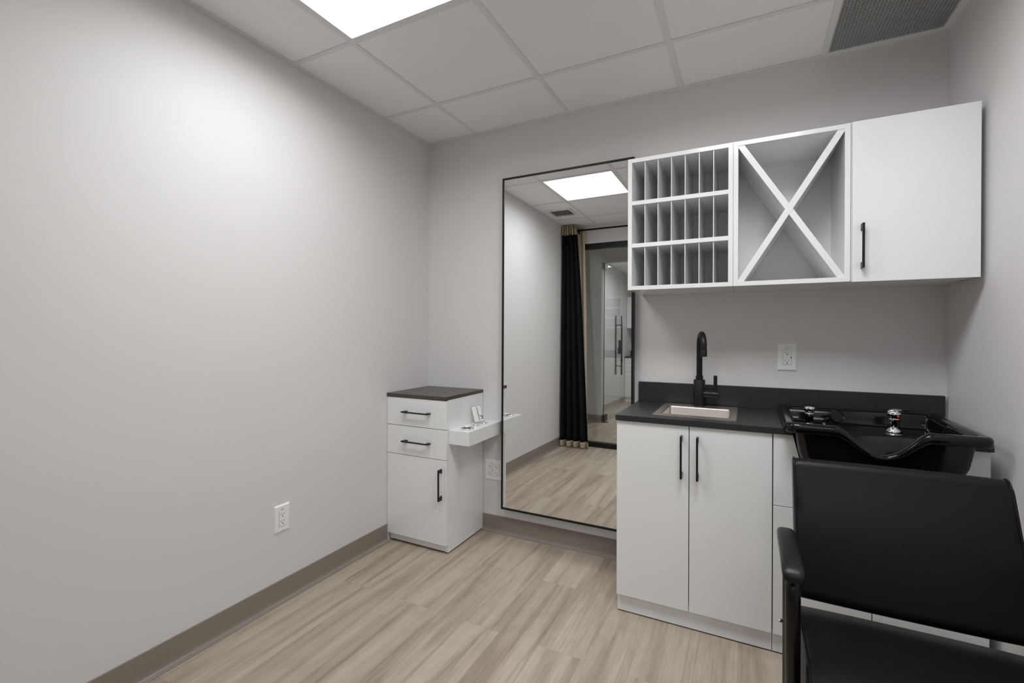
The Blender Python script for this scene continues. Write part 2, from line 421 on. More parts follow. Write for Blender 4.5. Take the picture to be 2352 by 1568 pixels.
# ================================================================== handles, cabinets
def pull(parent, cx, y, cz, length, vertical, m=None, foot=.024):
    """square bar pull on a front at plane y (facing -y), centre cx, cz"""
    m = m or M['black_metal']; bm = bm_new(); h = length/2; so = .026; b = .0038
    if vertical:
        box(bm, cx-b, cx+b, y-so-.008, y-so, cz-h, cz+h, .0008)
        for s in (-1, 1): prism(bm, [(y, cz+s*h), (y, cz+s*(h-foot)), (y-so-.001, cz+s*(h-.017)), (y-so-.001, cz+s*h)], 0, cx-b*.95, cx+b*.95)
    else:
        box(bm, cx-h, cx+h, y-so-.008, y-so, cz-b, cz+b, .0008)
        for s in (-1, 1): prism(bm, [(cx+s*h, y), (cx+s*(h-foot), y), (cx+s*(h-.017), y-so-.001), (cx+s*h, y-so-.001)], 2, cz-b*.95, cz+b*.95)
    return obj('handle', bm, m, parent)

# ---- tower cabinet in the left corner
t = thing('tower_cabinet', 'narrow glossy white cabinet with dark brown top in the left back corner', 'cabinet', (.212, -.2, 0))
TX0, TX1, TF = .004, .4215, -.402
bm = bm_new()
box(bm, TX1-.018, TX1, -.379, -.004, 0.009, .856, .0008)
box(bm, TX0+.004, TX0+.022, -.379, -.004, 0.009, .856, .0008)
box(bm, TX0+.022, TX1-.018, -.379, -.004, .065, .083); box(bm, TX0+.022, TX1-.018, -.02, -.004, .083, .856); box(bm, TX0+.022, TX1-.018, -.379, -.02, .838, .856)
obj('carcass', bm, M['white_gloss'], t)
bx('plinth', M['white'], t, TX0+.022, TX1-.018, -.377, -.361, .009, .065)
bx('worktop', M['walnut'], t, -.0+.001, TX1+.002, -.406, -.002, .856, .8755, bev=.0015)
for z0, z1, hz in ((.6935, .8535, .776), (.5255, .6905, .608)):
    d = bx('drawer', M['white_gloss'], t, TX0-.002, TX1+.0015, TF, -.3805, z0, z1, bev=.0012)
    pull(d, .224, TF, hz, .187, False)
d = bx('door', M['white_gloss'], t, TX0-.002, TX1+.0015, TF, -.3805, .052, .5225, bev=.0012)
pull(d, .391, TF, .390, .172, True)
recenter(t)

# ---- tool shelf beside it
t = thing('tool_shelf', 'white floating box shelf with chrome tool rings beside the tower cabinet', 'shelf', (.49, -.2, .65))
SX0, SX1, SY0, SY1, SZ0, SZ1 = .4225, .5550, -.378, -.002, .6125, .690
bm = bm_new(); box(bm, SX0, SX1, SY0, SY1, SZ0, SZ1, .0012); obj('shelf_box', bm, M['white'], t)
for (cx, cy, R) in ((.4930, -.300, .0375), (.493, -.207, .0245), (.5005, -.124, .0185)):
    bm = bm_new()
    lathe(bm, [(R-.006, .001), (R, .001), (R+.0005, .003), (R-.002, .0062), (R-.006, .0068), (R-.0085, .0055), (R-.009, .002), (R-.009, .0008)], (cx, cy, SZ1), 40, cap=False)
    o = obj('tool_ring', bm, M['chrome'], t)
    bm = bm_new(); lathe(bm, [(R-.0088, .0012), (R-.0088, .0016)], (cx, cy, SZ1), 40); obj('holder_opening', bm, M['dark'], o)
recenter(t)

# ---- business card leaning on the rings
BL, TL = Vector((.4655, -.175, .7005)), Vector((.4285, -.155, .7885))
wv_ = Vector((.040, .043, .008)); up_ = (TL-BL); hgt = up_.length; wid = wv_.length
ex = wv_.normalized(); ez = (up_-ex*up_.dot(ex)).normalized(); ey = ez.cross(ex)
bm = bm_new(); box(bm, 0, wid, 0, .0012, 0, hgt, .0003, mi=0)
F = -.0002
def dec(x0, x1, z0, z1, mi): box(bm, x0*wid, x1*wid, F, .0001, z0*hgt, z1*hgt, 0, mi)
for (a0, a1, b0, b1) in ((0, 1, .985, 1), (0, 1, 0, .012), (0, .03, 0, 1), (.975, 1, 0, 1)): dec(a0, a1, b0, b1, 1)
dec(.54, .60, .06, .93, 1)
for i in range(16):
    zz = .14+i*.045
    if random.random() < .85: dec(.46, .475+random.random()*.02, zz, zz+.025, 3)
for i in range(9): dec(.74, .755, .42+i*.045, .44+i*.045, 3)
def stroke(pts, wd, mi=2):
    for i in range(len(pts)-1):
        a = Vector((pts[i][0]*wid, 0, pts[i][1]*hgt)); b = Vector((pts[i+1][0]*wid, 0, pts[i+1][1]*hgt)); s = (b-a).normalized().cross(Vector((0, 1, 0)))*wd
        vs = [bm.verts.new(p+Vector((0, F, 0))) for p in (a-s, b-s, b+s, a+s)]; q = bm.faces.new(vs); q.material_index = mi
for k in range(5):
    stroke([(.70+.05*k*.4+.18*math.sin(j*.35+k*.35), .40-.02*k-.045*j+.01*k*j*.3) for j in range(7)], .0009)
stroke([(.66, .40), (.78, .30), (.92, .22), (.95, .12)], .0009)
card = obj('business_card', bm, [M['card'], M['print'], M['print_green'], M['mark']])
card.matrix_world = Matrix(((ex.x, ey.x, ez.x, BL.x), (ex.y, ey.y, ez.y, BL.y), (ex.z, ey.z, ez.z, BL.z), (0, 0, 0, 1)))
tag(card, 'small white printed card leaning on the chrome rings of the white shelf', 'card')

# ---- tall mirror, hung slightly off the wall and tilted
MP = Vector((.96, -.0459, 1.16))
def my(x, z): return MP.y+(-.0041)*(x-MP.x)+.0083*(z-MP.z)
t = thing('wall_mirror', 'tall rectangular mirror with thin black frame standing off the back wall', 'mirror', (.97, 0, 1.16))
MX0, MX1, MZ0, MZ1 = .5785, 1.364, .1705, 2.1575
def mslab(bm, x0, x1, z0, z1, f0, f1):
    vs = []
    for ff in (f0, f1):
        for (x, z) in ((x0, z0), (x1, z0), (x1, z1), (x0, z1)): vs.append(bm.verts.new((x, my(x, z)+ff, z)))
    fs = [bm.faces.new([vs[i] for i in q]) for q in ((0,1,2,3),(7,6,5,4),(0,4,5,1),(1,5,6,2),(2,6,7,3),(3,7,4,0))]
    bmesh.ops.recalc_face_normals(bm, faces=fs)
FW = .0105
bm = bm_new()
for a in ((MX0, MX0+FW, MZ0, MZ1), (MX1-FW, MX1, MZ0, MZ1), (MX0+FW, MX1-FW, MZ0, MZ0+FW), (MX0+FW, MX1-FW, MZ1-FW, MZ1)): mslab(bm, *a, -.004, .034)
obj('frame', bm, M['mirror_frame'], t)
bm = bm_new(); mslab(bm, MX0+FW, MX1-FW, MZ0+FW, MZ1-FW, 0, .004); obj('mirror_glass', bm, M['mirror'], t)
recenter(t)

# ---- electrical outlets
def outlet(loc, rotz, label, gangs=1, gfci=False, w_=.079, h_=.124, tee=False):
    t = thing('wall_outlet', label, 'outlet', loc, rotz)
    bm = bm_new()
    vs = []
    b = .006
    for (x, z, y) in ((-w_/2, -h_/2, 0), (w_/2, -h_/2, 0), (w_/2, h_/2, 0), (-w_/2, h_/2, 0), (-w_/2, -h_/2, -.0018), (w_/2, -h_/2, -.0018), (w_/2, h_/2, -.0018), (-w_/2, h_/2, -.0018),
                      (-w_/2+b, -h_/2+b, -.0065), (w_/2-b, -h_/2+b, -.0065), (w_/2-b, h_/2-b, -.0065), (-w_/2+b, h_/2-b, -.0065)): vs.append(bm.verts.new((x, y, z)))
    fs = []
    for k in range(4):
        kk = (k+1) % 4; fs.append(bm.faces.new((vs[k], vs[kk], vs[4+kk], vs[4+k]))); fs.append(bm.faces.new((vs[4+k], vs[4+kk], vs[8+kk], vs[8+k])))
    fs.append(bm.faces.new(vs[8:12])); fs.append(bm.faces.new(vs[0:4])); bmesh.ops.recalc_face_normals(bm, faces=fs)
    n0 = len(bm.faces)
    for g in range(gangs):     # printed marks above each receptacle
        gx = (g-(gangs-1)/2)*.046
        if gangs == 1 or g == 0:
            off = .012 if gangs > 1 else 0
            for i in range(7):
                box(bm, gx+off-.0085+i*.0025, gx+off-.0085+i*.0025+.0017, -.0067, -.006, h_*.5-.0215, h_*.5-.0195, 0, 1)
            for i in range(5):
                box(bm, gx+off-.006+i*.0025, gx+off-.006+i*.0025+.0016, -.0067, -.006, h_*.5-.0255, h_*.5-.0238, 0, 1)
        for s in (-1, 1): lathe(bm, [(.0026, -.0075), (.0026, -.006)], (gx, 0, s*(h_/2-.0115)), 12, axis='y', mi=0); box(bm, gx-.0004, gx+.0004, -.0077, -.0072, s*(h_/2-.0115)-.002, s*(h_/2-.0115)+.002, 0, 1)
    obj('cover_plate', bm, [M['plate'], M['mark']], t)
    for g in range(gangs):
        gx = (g-(gangs-1)/2)*.046
        bm = bm_new(); box(bm, gx-.0168, gx+.0168, -.0088, -.005, -.0335, .0335, .001)
        box(bm, gx-.0175, gx+.0175, -.0069, -.0064, -.0342, .0342, 0, 1)
        rc = obj('receptacle', bm, [M['plate'], M['mark']], t)
        for s in (-1, 1):
            bm = bm_new()
            cz = s*.0195 if (gfci or gangs > 1) else s*.0165
            box(bm, gx-.0078, gx-.0060, -.0092, -.008, cz+.0005, cz+.0085)
            if tee: box(bm, gx-.0115, gx-.0078, -.0092, -.008, cz+.0036, cz+.0053)
            box(bm, gx+.0055, gx+.0073, -.0092, -.008, cz+.001, cz+.0078)
            lathe(bm, [(.0026, -.0092), (.0026, -.008)], (gx, 0, cz-.0058), 14, axis='y')
            obj('socket_slots', bm, M['dark'], rc)
        if gfci and g == 0:
            bm = bm_new(); box(bm, gx-.0158, gx-.0006, -.0098, -.008, -.0052, .0052, .0008); obj('test_button', bm, M['plate'], rc)
            bm = bm_new(); box(bm, gx+.0006, gx+.0128, -.0098, -.008, -.0052, .0052, .0008); obj('reset_button', bm, M['plate'], rc)
            bm = bm_new(); box(bm, gx+.0134, gx+.0158, -.0094, -.008, -.0052, .0038); obj('indicator', bm, M['dark'], rc)
    return t
outlet((0, -1.0995, .383), PI/2, 'white duplex wall outlet alone on the left wall above the baseboard')
outlet((.500, 0, .380), 0, 'white double-gang wall outlet below the tool shelf, partly behind the mirror', gangs=2, gfci=True, w_=.127, h_=.126, tee=True)
outlet((2.064, 0, 1.118), 0, 'white wall outlet with test buttons above the black counter', gfci=True, h_=.128, w_=.080)

# ---- upper cabinets
def board(bm, *a): box(bm, *a, bev=.0006, seg=1)
def pigeonhole(x0, x1, yf, yb, z0, z1, label, sgn=1, px=None):
    t = thing('pigeonhole_cabinet', label, 'cabinet', ((x0+x1)/2, (yf+yb)/2, z0))
    s = 1 if yb > yf else -1
    bm = bm_new(); tp = .0185
    board(bm, x0, x0+tp, yf, yb, z0, z1); board(bm, x1-tp, x1, yf, yb, z0, z1)
    board(bm, x0+tp, x1-tp, yf+s*.001, yb, z0, z0+tp); board(bm, x0+tp, x1-tp, yf+s*.001, yb, z1-tp, z1)
    obj('carcass', bm, M['white'], t)
    bx('back_panel', M['white_in'], t, x0+tp, x1-tp, yb-s*.008, yb, z0+tp, z1-tp, bev=0)
    hh = (z1-z0-2*tp-2*.0185)/3
    zz = [z0+tp+hh, z0+tp+2*hh+.0185]
    for z in zz: bx('shelf', M['white'], t, x0+tp, x1-tp, yf+s*.001, yb-s*.009, z, z+.0185, bev=.0006)
    xs = [x0+tp+(x1-x0-2*tp)*k/7 for k in range(1, 7)]
    for zb in (z0+tp, zz[0]+.0185, zz[1]+.0185):
        for x in xs: bx('divider', M['white'], t, x-.0016, x+.0016, yf+s*.006, yb-s*.009, zb, zb+hh, bev=.0004)
    recenter(t); return t
def cross_cab(x0, x1, yf, yb, z0, z1, label):
    t = thing('cross_rack_cabinet', label, 'cabinet', ((x0+x1)/2, (yf+yb)/2, z0)); s = 1 if yb > yf else -1; tp = .0185
    bm = bm_new()
    board(bm, x0, x0+tp, yf, yb, z0, z1); board(bm, x1-tp, x1, yf, yb, z0, z1)
    board(bm, x0+tp, x1-tp, yf+s*.001, yb, z0, z0+tp); board(bm, x0+tp, x1-tp, yf+s*.001, yb, z1-tp, z1)
    obj('carcass', bm, M['white'], t)
    bx('back_panel', M['white_in'], t, x0+tp, x1-tp, yb-s*.008, yb, z0+tp, z1-tp, bev=0)
    ax, bx_, az, bz = x0+tp, x1-tp, z0+tp, z1-tp; w2 = .0225
    ang = math.atan2(bz-az, bx_-ax)
    # each crossing board: a parallelogram cut flush in the corners
    bm = bm_new(); prism(bm, [(ax, az), (ax+w2, az), (bx_, bz-w2*.35), (bx_, bz), (bx_-w2, bz), (ax, az+w2*.35)], 1, yf+s*.003, yb-s*.009); obj('cross_board', bm, M['white'], t)
    # the other one is halved around the first
    mx_, mz_ = (ax+bx_)/2, (az+bz)/2; e = .020
    bm = bm_new(); prism(bm, [(ax, bz), (ax+w2, bz), (bx_, az+w2*.35), (bx_, az), (bx_-w2, az), (ax, bz-w2*.35)], 1, yf+s*.0038, yb-s*.0095); obj('cross_board', bm, M['white'], t)
    recenter(t); return t
UF, UZ0, UZ1 = -.340, 1.429, 2.0365
pigeonhole(1.400, 1.8425, UF, -.001, UZ0, UZ1, 'white wall cabinet with rows of narrow pigeonholes beside the mirror top')
cross_cab(1.8435, 2.249, UF, -.001, UZ0, UZ1, 'white open wall cabinet divided by a large X of crossed boards')
t = thing('wall_cabinet', 'white closed wall cabinet with black pull in the right back corner', 'cabinet', (2.43, -.18, UZ0))
CX0, CX1 = 2.2505, 2.612
bm = bm_new(); tp = .018
board(bm, CX0, CX0+tp, UF, -.001, UZ0, UZ1); board(bm, CX1-tp, CX1, UF, -.001, UZ0, UZ1)
board(bm, CX0+tp, CX1-tp, UF, -.001, UZ0, UZ0+tp); board(bm, CX0+tp, CX1-tp, UF, -.001, UZ1-tp, UZ1); board(bm, CX0+tp, CX1-tp, -.01, -.001, UZ0+tp, UZ1-tp)
obj('carcass', bm, M['white_in'], t)
bx('scribe_filler', M['white_in'], t, CX1, W-.001, -.12, -.001, UZ0+.001, UZ1-.002, bev=0)
d = bx('door', M['white'], t, CX0+.001, CX1+.002, UF-.021, UF-.002, UZ0-.004, UZ1-.006)
pull(d, 2.281, UF-.021, 1.5575, .166, True)
recenter(t)

# ---- base cabinets
KF, DF = -.466, -.4865
def base_cab(x0, x1, label, drawer_top, handles, notch=None):
    t = thing('base_cabinet', label, 'cabinet', ((x0+x1)/2, -.24, 0)); tp = .018
    bm = bm_new()
    board(bm, x0+.0005, x0+tp, KF, -.001, .006, .846); board(bm, x1-tp, x1-.0005, KF, -.001, .006, .846)
    board(bm, x0+tp, x1-tp, KF, -.001, .085, .103); board(bm, x0+tp, x1-tp, -.012, -.001, .103, .846)
    obj('carcass', bm, M['white'], t)
    bx('plinth', M['white'], t, x0+tp, x1-tp, KF, KF+.016, .006, .085, bev=.0004)
    xm = (x0+x1)/2
    top = .8475 if not drawer_top else .5735
    for i, (a, b) in enumerate(((x0, xm), (xm, x1))):
        d = bx('door', M['white'], t, a+.0015, b-.0015, DF, KF-.002, .083, top, bev=.0014)
        if handles: pull(d, (1.6575, 1.7195)[i], DF, .7215, .1745, True)
    if drawer_top:
        bm = bm_new(); L0, L1, Z0, Z1 = x0+.0015, x1-.0015, .5765, .8475
        nx0, nx1, nb0, nb1, nz = notch
        fs = prism(bm, [(L0, Z0), (L1, Z0), (L1, Z1), (nx1, Z1), (nb1, nz), (nb0, nz), (nx0, Z1), (L0, Z1)], 1, DF, KF-.002)
        obj('fascia_panel', bm, M['white'], t)
    recenter(t); return t
base_cab(1.386, 1.986, 'white two-door base cabinet with black pulls under the steel sink', False, True)
base_cab(1.987, 2.600, 'white base cabinet under the shampoo bowl, behind the black chair', True, False, notch=(2.052, 2.548, 2.112, 2.488, .600))

# ---- counter
CT0, CT1, CF = .850, .8725, -.496
t = thing('countertop', 'charcoal black laminate countertop with low backsplash under the wall cabinets', 'countertop', (2.0, -.25, CT0))
NX0, NX1, NYB = 2.050, 2.550, -.10
SKX0, SKX1, SKY0, SKY1 = 1.552, 1.836, -.388, -.128     # hole for the sink
bm = bm_new()
# slab built around both openings from one outline grid
xs = [1.384, SKX0, SKX1, NX0, NX1, 2.604]; ys = [CF, SKY0, SKY1, NYB, -.001]
hole = lambda i, j: (i == 1 and j == 1) or (i == 3 and j in (0, 1, 2))
vt = {}; 
def V(i, j, z):
    k = (i, j, z)
    if k not in vt: vt[k] = bm.verts.new((xs[i], ys[j], z))
    return vt[k]
for i in range(5):
    for j in range(4):
        if hole(i, j): continue
        bm.faces.new((V(i, j, CT1), V(i+1, j, CT1), V(i+1, j+1, CT1), V(i, j+1, CT1)))
        bm.faces.new((V(i, j, CT0), V(i, j+1, CT0), V(i+1, j+1, CT0), V(i+1, j, CT0)))
        for (di, dj, a, b) in ((-1, 0, (i, j+1), (i, j)), (1, 0, (i+1, j), (i+1, j+1)), (0, -1, (i, j), (i+1, j)), (0, 1, (i+1, j+1), (i, j+1))):
            ni, nj = i+di, j+dj
            if ni < 0 or nj < 0 or ni > 4 or nj > 3 or hole(ni, nj):
                bm.faces.new((V(*a, CT0), V(*b, CT0), V(*b, CT1), V(*a, CT1)))
obj('worktop', bm, M['counter'], t)
bx('backsplash', M['counter'], t, 1.386, 2.622, -.021, -.001, CT1, .9735, bev=.001)
recenter(t)

# ---- drop-in sink
t = thing('sink', 'small rectangular brushed steel drop-in sink in the black counter', 'sink', (1.694, -.235, CT1))
def rrect(x0, x1, y0, y1, r_, n=6):
    pts = []
    for (cx, cy, a0) in ((x1-r_, y1-r_, 0), (x0+r_, y1-r_, PI/2), (x0+r_, y0+r_, PI), (x1-r_, y0+r_, 1.5*PI)):
        for k in range(n+1): a = a0+PI/2*k/n; pts.append((cx+r_*math.cos(a), cy+r_*math.sin(a)))
    return pts
def loft(bm, loops, smooth=True, close_last=True, mi=0):
    rings = [[bm.verts.new(p) for p in L_] for L_ in loops]; fs = []
    for i in range(len(rings)-1):
        n = len(rings[i])
        for k in range(n): fs.append(bm.faces.new((rings[i][k], rings[i][(k+1) % n], rings[i+1][(k+1) % n], rings[i+1][k])))
    if close_last: fs.append(bm.faces.new(rings[-1]))
    for q in fs: q.smooth = smooth; q.material_index = mi
    bmesh.ops.recalc_face_normals(bm, faces=fs)
    return fs
OXa, OXb, OYa, OYb = 1.527, 1.859, -.424, -.044
def lz(p, z): return [(x, y, z) for x, y in p]
bm = bm_new()
loft(bm, [lz(rrect(OXa, OXb, OYa, OYb, .004), CT1), lz(rrect(OXa, OXb, OYa, OYb, .004), CT1+.0022), lz(rrect(OXa+.002, OXb-.002, OYa+.002, OYb-.002, .004), CT1+.003),
          lz(rrect(SKX0+.004, SKX1-.004, SKY0+.004, SKY1-.004, .014), CT1+.003), lz(rrect(SKX0+.007, SKX1-.007, SKY0+.007, SKY1-.007, .013), CT1+.0005),
          lz(rrect(SKX0+.009, SKX1-.009, SKY0+.009, SKY1-.009, .012), CT1-.004), lz(rrect(SKX0+.011, SKX1-.011, SKY0+.011, SKY1-.011, .012), CT1-.15),
          lz(rrect(SKX0+.020, SKX1-.020, SKY0+.020, SKY1-.020, .012), CT1-.165)])
obj('basin', bm, M['steel'], t, smooth_angle=40)
bm = bm_new(); lathe(bm, [(.04, 0), (.04, .002), (.03, .003), (.028, .001), (.006, .0005)], (1.694, -.258, CT1-.1650), 28); obj('drain', bm, M['chrome'], t)
recenter(t)

# ---- kitchen faucet
FXc, FYc, FZ = 1.690, -.078, CT1+.003
t = thing('kitchen_faucet', 'matte black gooseneck faucet with side lever behind the steel sink', 'faucet', (FXc, FYc, FZ))
bm = bm_new(); lathe(bm, [(.0265, 0), (.0265, .126), (.0255, .1275)], (0, 0, 0), 36)
lathe(bm, [(.0172, .1275), (.0172, .1455), (.0165, .1460)], (0, 0, 0), 32)
obj('body', bm, M['black_metal'], t, smooth_angle=40)
bm = bm_new(); rn = .0135; ht = .2915; br_ = .058; ang = math.radians(-76)   # direction of the spout in plan
dx, dy = math.cos(ang), math.sin(ang)
path = [(0, 0, .146), (0, 0, .20), (0, 0, ht)]
for k in range(1, 17):
    a = PI-PI*k/16; path.append((dx*(br_+br_*math.cos(a)), dy*(br_+br_*math.cos(a)), ht+br_*math.sin(a)))
path += [(dx*2*br_, dy*2*br_, ht-.02), (dx*2*br_, dy*2*br_, ht-.044)]
tube(bm, path, rn, 20)
lathe(bm, [(.0142, 0), (.0142, .026), (.0136, .027)], (dx*2*br_, dy*2*br_, ht-.046), 24)
obj('spout', bm, M['black_metal'], t, smooth_angle=50)
bm = bm_new()
lathe(bm, [(.0185, .018), (.0185, .0540), (.0172, .0546), (.0172, .0566), (.0185, .0572), (.0185, .088), (.0165, .091)], (0, 0, .058), 28, axis='x')
hd = obj('lever_hub', bm, M['black_metal'], t, smooth_angle=40)
bm = bm_new(); box(bm, .0635, .0800, -.005, .005, .074, .150, .002); obj('lever', bm, M['black_metal'], hd)

# ---- shampoo bowl
BX0, BX1, BYF, BYB, BZ = 2.021, 2.583, -.582, -.068, .9085
t = thing('shampoo_bowl', 'glossy black salon shampoo bowl with neck dip in the counter by the right wall', 'basin', (2.302, -.33, CT1))
NC, NW, ND = 2.303, .126, .086
def bell(x):
    q = abs(x-NC)/NW
    return 0 if q >= 1 else (1-q*q)**1.65
def front(y): 
    q = min(1, max(0, (-y-.44)/.09)); return q*q*(3-2*q)
def ztop(x, y): return BZ-ND*bell(x)*front(y)
def rloop(ins, rad, z=None, dz=0, nseg=44):
    """dense rounded rectangle, corners joined by many points"""
    x0, x1, y0, y1 = BX0+ins, BX1-ins, BYF+ins, BYB-ins
    base = rrect(x0, x1, y0, y1, max(rad, .004), 7); pts = []
    n = len(base)
    for i in range(n):
        a, b = base[i], base[(i+1) % n]; pts.append(a)
        if math.hypot(b[0]-a[0], b[1]-a[1]) > .1:
            for k in range(1, nseg): pts.append((a[0]+(b[0]-a[0])*k/nseg, a[1]+(b[1]-a[1])*k/nseg))
    return [(x, y, (ztop(x, y) if z is None else z)+dz*(1-.5*bell(x)*front(y))) for x, y in pts]
bm = bm_new()
loops = [rloop(.030, .020, dz=-.034), rloop(.004, .030, dz=-.0345), rloop(.0, .034, dz=-.030), rloop(0, .034, dz=-.010), rloop(.0035, .032, dz=-.003), rloop(.010, .028, dz=0),
         rloop(.026, .022, dz=0), rloop(.034, .018, dz=-.004), rloop(.038, .016, dz=-.012)]
loft(bm, loops, close_last=False)
obj('rim', bm, M['bowl'], t, smooth_angle=60)
# inside of the bowl: back deck, basin floor, steep walls
IX0, IX1, IY0, IY1 = BX0+.037, BX1-.037, BYF+.037, BYB-.037
DECK = .846
def sm(q): q = min(1, max(0, q)); return q*q*(3-2*q)
def inner(x, y):
    d = min(x-IX0, IX1-x, y-IY0, IY1-y)
    top = ztop(x, y)-.011
    cx = abs(x-2.302)/.235
    deep = .705+.10*sm((cx-.45)/.55)
    basin = deep+(DECK-deep)*sm((y+.375)/.075)
    if y > -.30: basin = DECK
    if IY1-y < .02 and False: pass
    low = basin
    k = sm(d/.028) if y < -.30 else sm(d/.014)
    return top+(low-top)*k
bm = bm_new(); nx, ny = 130, 120; gr = []
for i in range(nx+1):
    row = []
    for j in range(ny+1):
        x = IX0+(IX1-IX0)*i/nx; y = IY0+(IY1-IY0)*j/ny; row.append(bm.verts.new((x, y, inner(x, y))))
    gr.append(row)
for i in range(nx):
    for j in range(ny):
        q = bm.faces.new((gr[i][j], gr[i+1][j], gr[i+1][j+1], gr[i][j+1])); q.smooth = True
obj('inner_bowl', bm, M['bowl'], t)
bm = bm_new(); lathe(bm, [(.03, 0), (.03, .003), (.02, .004), (.018, .001), (.005, .0005)], (2.302, -.47, .7055), 28); obj('drain', bm, M['chrome'], t)
# outer shell below the rim
bm = bm_new()
def bl(x0, x1, y0, y1, r_, z, dz=False):
    base = rrect(x0, x1, y0, y1, r_, 7); pts = []; n = len(base)
    for i in range(n):
        a, b = base[i], base[(i+1) % n]; pts.append(a)
        if math.hypot(b[0]-a[0], b[1]-a[1]) > .1:
            for k in range(1, 44): pts.append((a[0]+(b[0]-a[0])*k/44, a[1]+(b[1]-a[1])*k/44))
    return [(x, y, (min(z, ztop(x, y)-.034*(1-.5*bell(x)*front(y))) if dz else z)) for x, y in pts]
loft(bm, [bl(2.054, 2.546, -.566, -.104, .03, .874, True), bl(2.066, 2.533, -.562, -.106, .03, .800), bl(2.090, 2.505, -.556, -.110, .05, .72), bl(2.115, 2.482, -.54, -.13, .06, .66), bl(2.16, 2.44, -.50, -.22, .06, .632)])
obj('outer_shell', bm, M['bowl'], t, smooth_angle=60)
recenter(t)

# mixer tap, vacuum breaker and spray head stand on the deck
DZ = DECK+.0008
t = thing('mixer_tap', 'chrome single-lever mixer tap with red dot on the shampoo bowl', 'tap', (2.408, -.232, DZ)); t.scale = (.86, .86, 1.03)
bm = bm_new(); lathe(bm, [(.031, 0), (.031, .004), (.0265, .008), (.0245, .012), (.0225, .016), (.0225, .046), (.0235, .0475), (.0235, .050), (.0225, .0515), (.0235, .056), (.0255, .066), (.0245, .075), (.018, .081), (.006, .083)], (0, 0, 0), 36)
obj('body', bm, M['chrome'], t, smooth_angle=50)
bm = bm_new()
pts = [(-.024, .077), (-.018, .084), (0, .0885), (.022, .0875), (.050, .084), (.052, .081), (.022, .0815), (0, .081), (-.018, .075)]
prism(bm, pts, 1, -.012, .012); o = obj('lever', bm, M['chrome'], t); o.rotation_euler = (0, 0, math.radians(-8))
bm = bm_new(); lathe(bm, [(.0045, -.0268), (.0045, -.024), (.003, -.0235)], (.0105, 0, .0605), 16, axis='y'); obj('red_dot', bm, M['red'], t)
t = thing('vacuum_breaker', 'short chrome and black vacuum breaker fitting left on the shampoo bowl', 'fitting', (2.131, -.222, DZ)); t.scale = (.86, .86, 1.07)
bm = bm_new(); lathe(bm, [(.0225, 0), (.0225, .005), (.018, .007), (.0165, .009), (.0165, .036), (.0165, .037)], (0, 0, 0), 8, smooth=False); obj('stem', bm, mat('smoked_chrome', (.25, .25, .25), .08, metal=1), t)
bm = bm_new(); lathe(bm, [(.0175, .0372), (.0195, .040), (.0195, .045), (.015, .049), (.015, .051), (.0205, .054), (.0235, .058), (.0235, .068), (.0215, .0715), (.008, .0728)], (0, 0, 0), 32); obj('cap', bm, M['chrome'], t, smooth_angle=45)
t = thing('spray_head', 'black round hand spray head lying in its holder on the bowl', 'sprayer', (2.212, -.222, DZ))
bm = bm_new(); lathe(bm, [(.0215, 0), (.0215, .004), (.015, .008), (.012, .02)], (-.028, 0, 0), 28); obj('holder', bm, M['bowl'], t, smooth_angle=45)
bm = bm_new(); tube(bm, fillet([(-.028, 0, .014), (-.024, -.004, .026), (-.006, -.010, .036), (.004, -.012, .040)], .01, 5), [.010]+[.0095]*30 if False else .0095, 16)
obj('neck', bm, M['bowl'], t)
bm = bm_new()
lathe(bm, [(.004, -.012), (.016, -.010), (.024, -.004), (.0262, .002), (.0262, .010), (.0245, .013), (.0235, .012), (.0225, .0105), (.004, .0105)], (0, 0, 0), 36, axis='z')
hd = obj('head', bm, M['bowl'], t, smooth_angle=40)
hd.rotation_euler = Euler((math.radians(70), 0, math.radians(22)), 'XYZ'); hd.location = (.008, -.012, .043)

# ================================================================== shampoo chair
t = thing('salon_chair', 'black padded salon armchair in front of the shampoo bowl', 'chair', (2.28, -1.05, 0))
def cushion(name, prof, x0, x1, crown=.0, side=.006, nx=24):
    """closed profile of (y,z) swept across x with slightly domed sides"""
    bm = bm_new(); n = len(prof); cy = sum(p[0] for p in prof)/n; cz = sum(p[1] for p in prof)/n; rings = []
    us = [-1+2*i/nx for i in range(nx+1)]
    for uu in us:
        x = (x0+x1)/2+(x1-x0)/2*uu; s = 1-crown*abs(uu)**3
        rings.append([bm.verts.new((x, cy+(y-cy)*(1-crown*.6*abs(uu)**3), cz+(z-cz)*s)) for y, z in prof])
    for i in range(nx):
        for k in range(n):
            q = bm.faces.new((rings[i][k], rings[i][(k+1) % n], rings[i+1][(k+1) % n], rings[i+1][k])); q.smooth = True
    for ring, sg in ((rings[0], -1), (rings[-1], 1)):
        x = ring[0].co.x
        inn = [bm.verts.new((x+sg*side*.7, cy+(v.co.y-cy)*.80, cz+(v.co.z-cz)*.93)) for v in ring]
        for k in range(n): q = bm.faces.new((ring[k], ring[(k+1) % n], inn[(k+1) % n], inn[k])); q.smooth = True
        bm.faces.new(inn)
    bmesh.ops.recalc_face_normals(bm, faces=bm.faces)
    o = obj(name, bm, M['leather'], t, smooth_angle=50)
    for ring_u, sg in ((-1, -1), (1, 1)):
        bm = bm_new(); x = (x0 if sg < 0 else x1)
        pth = [(x, cy+(y-cy)*(1-crown*.6)*1.006, cz+(z-cz)*(1-crown)*1.002) for y, z in prof]
        tube(bm, pth, .0028, 8, closed=True)
        pp = obj('piping', bm, M['leather'], o)
    return o
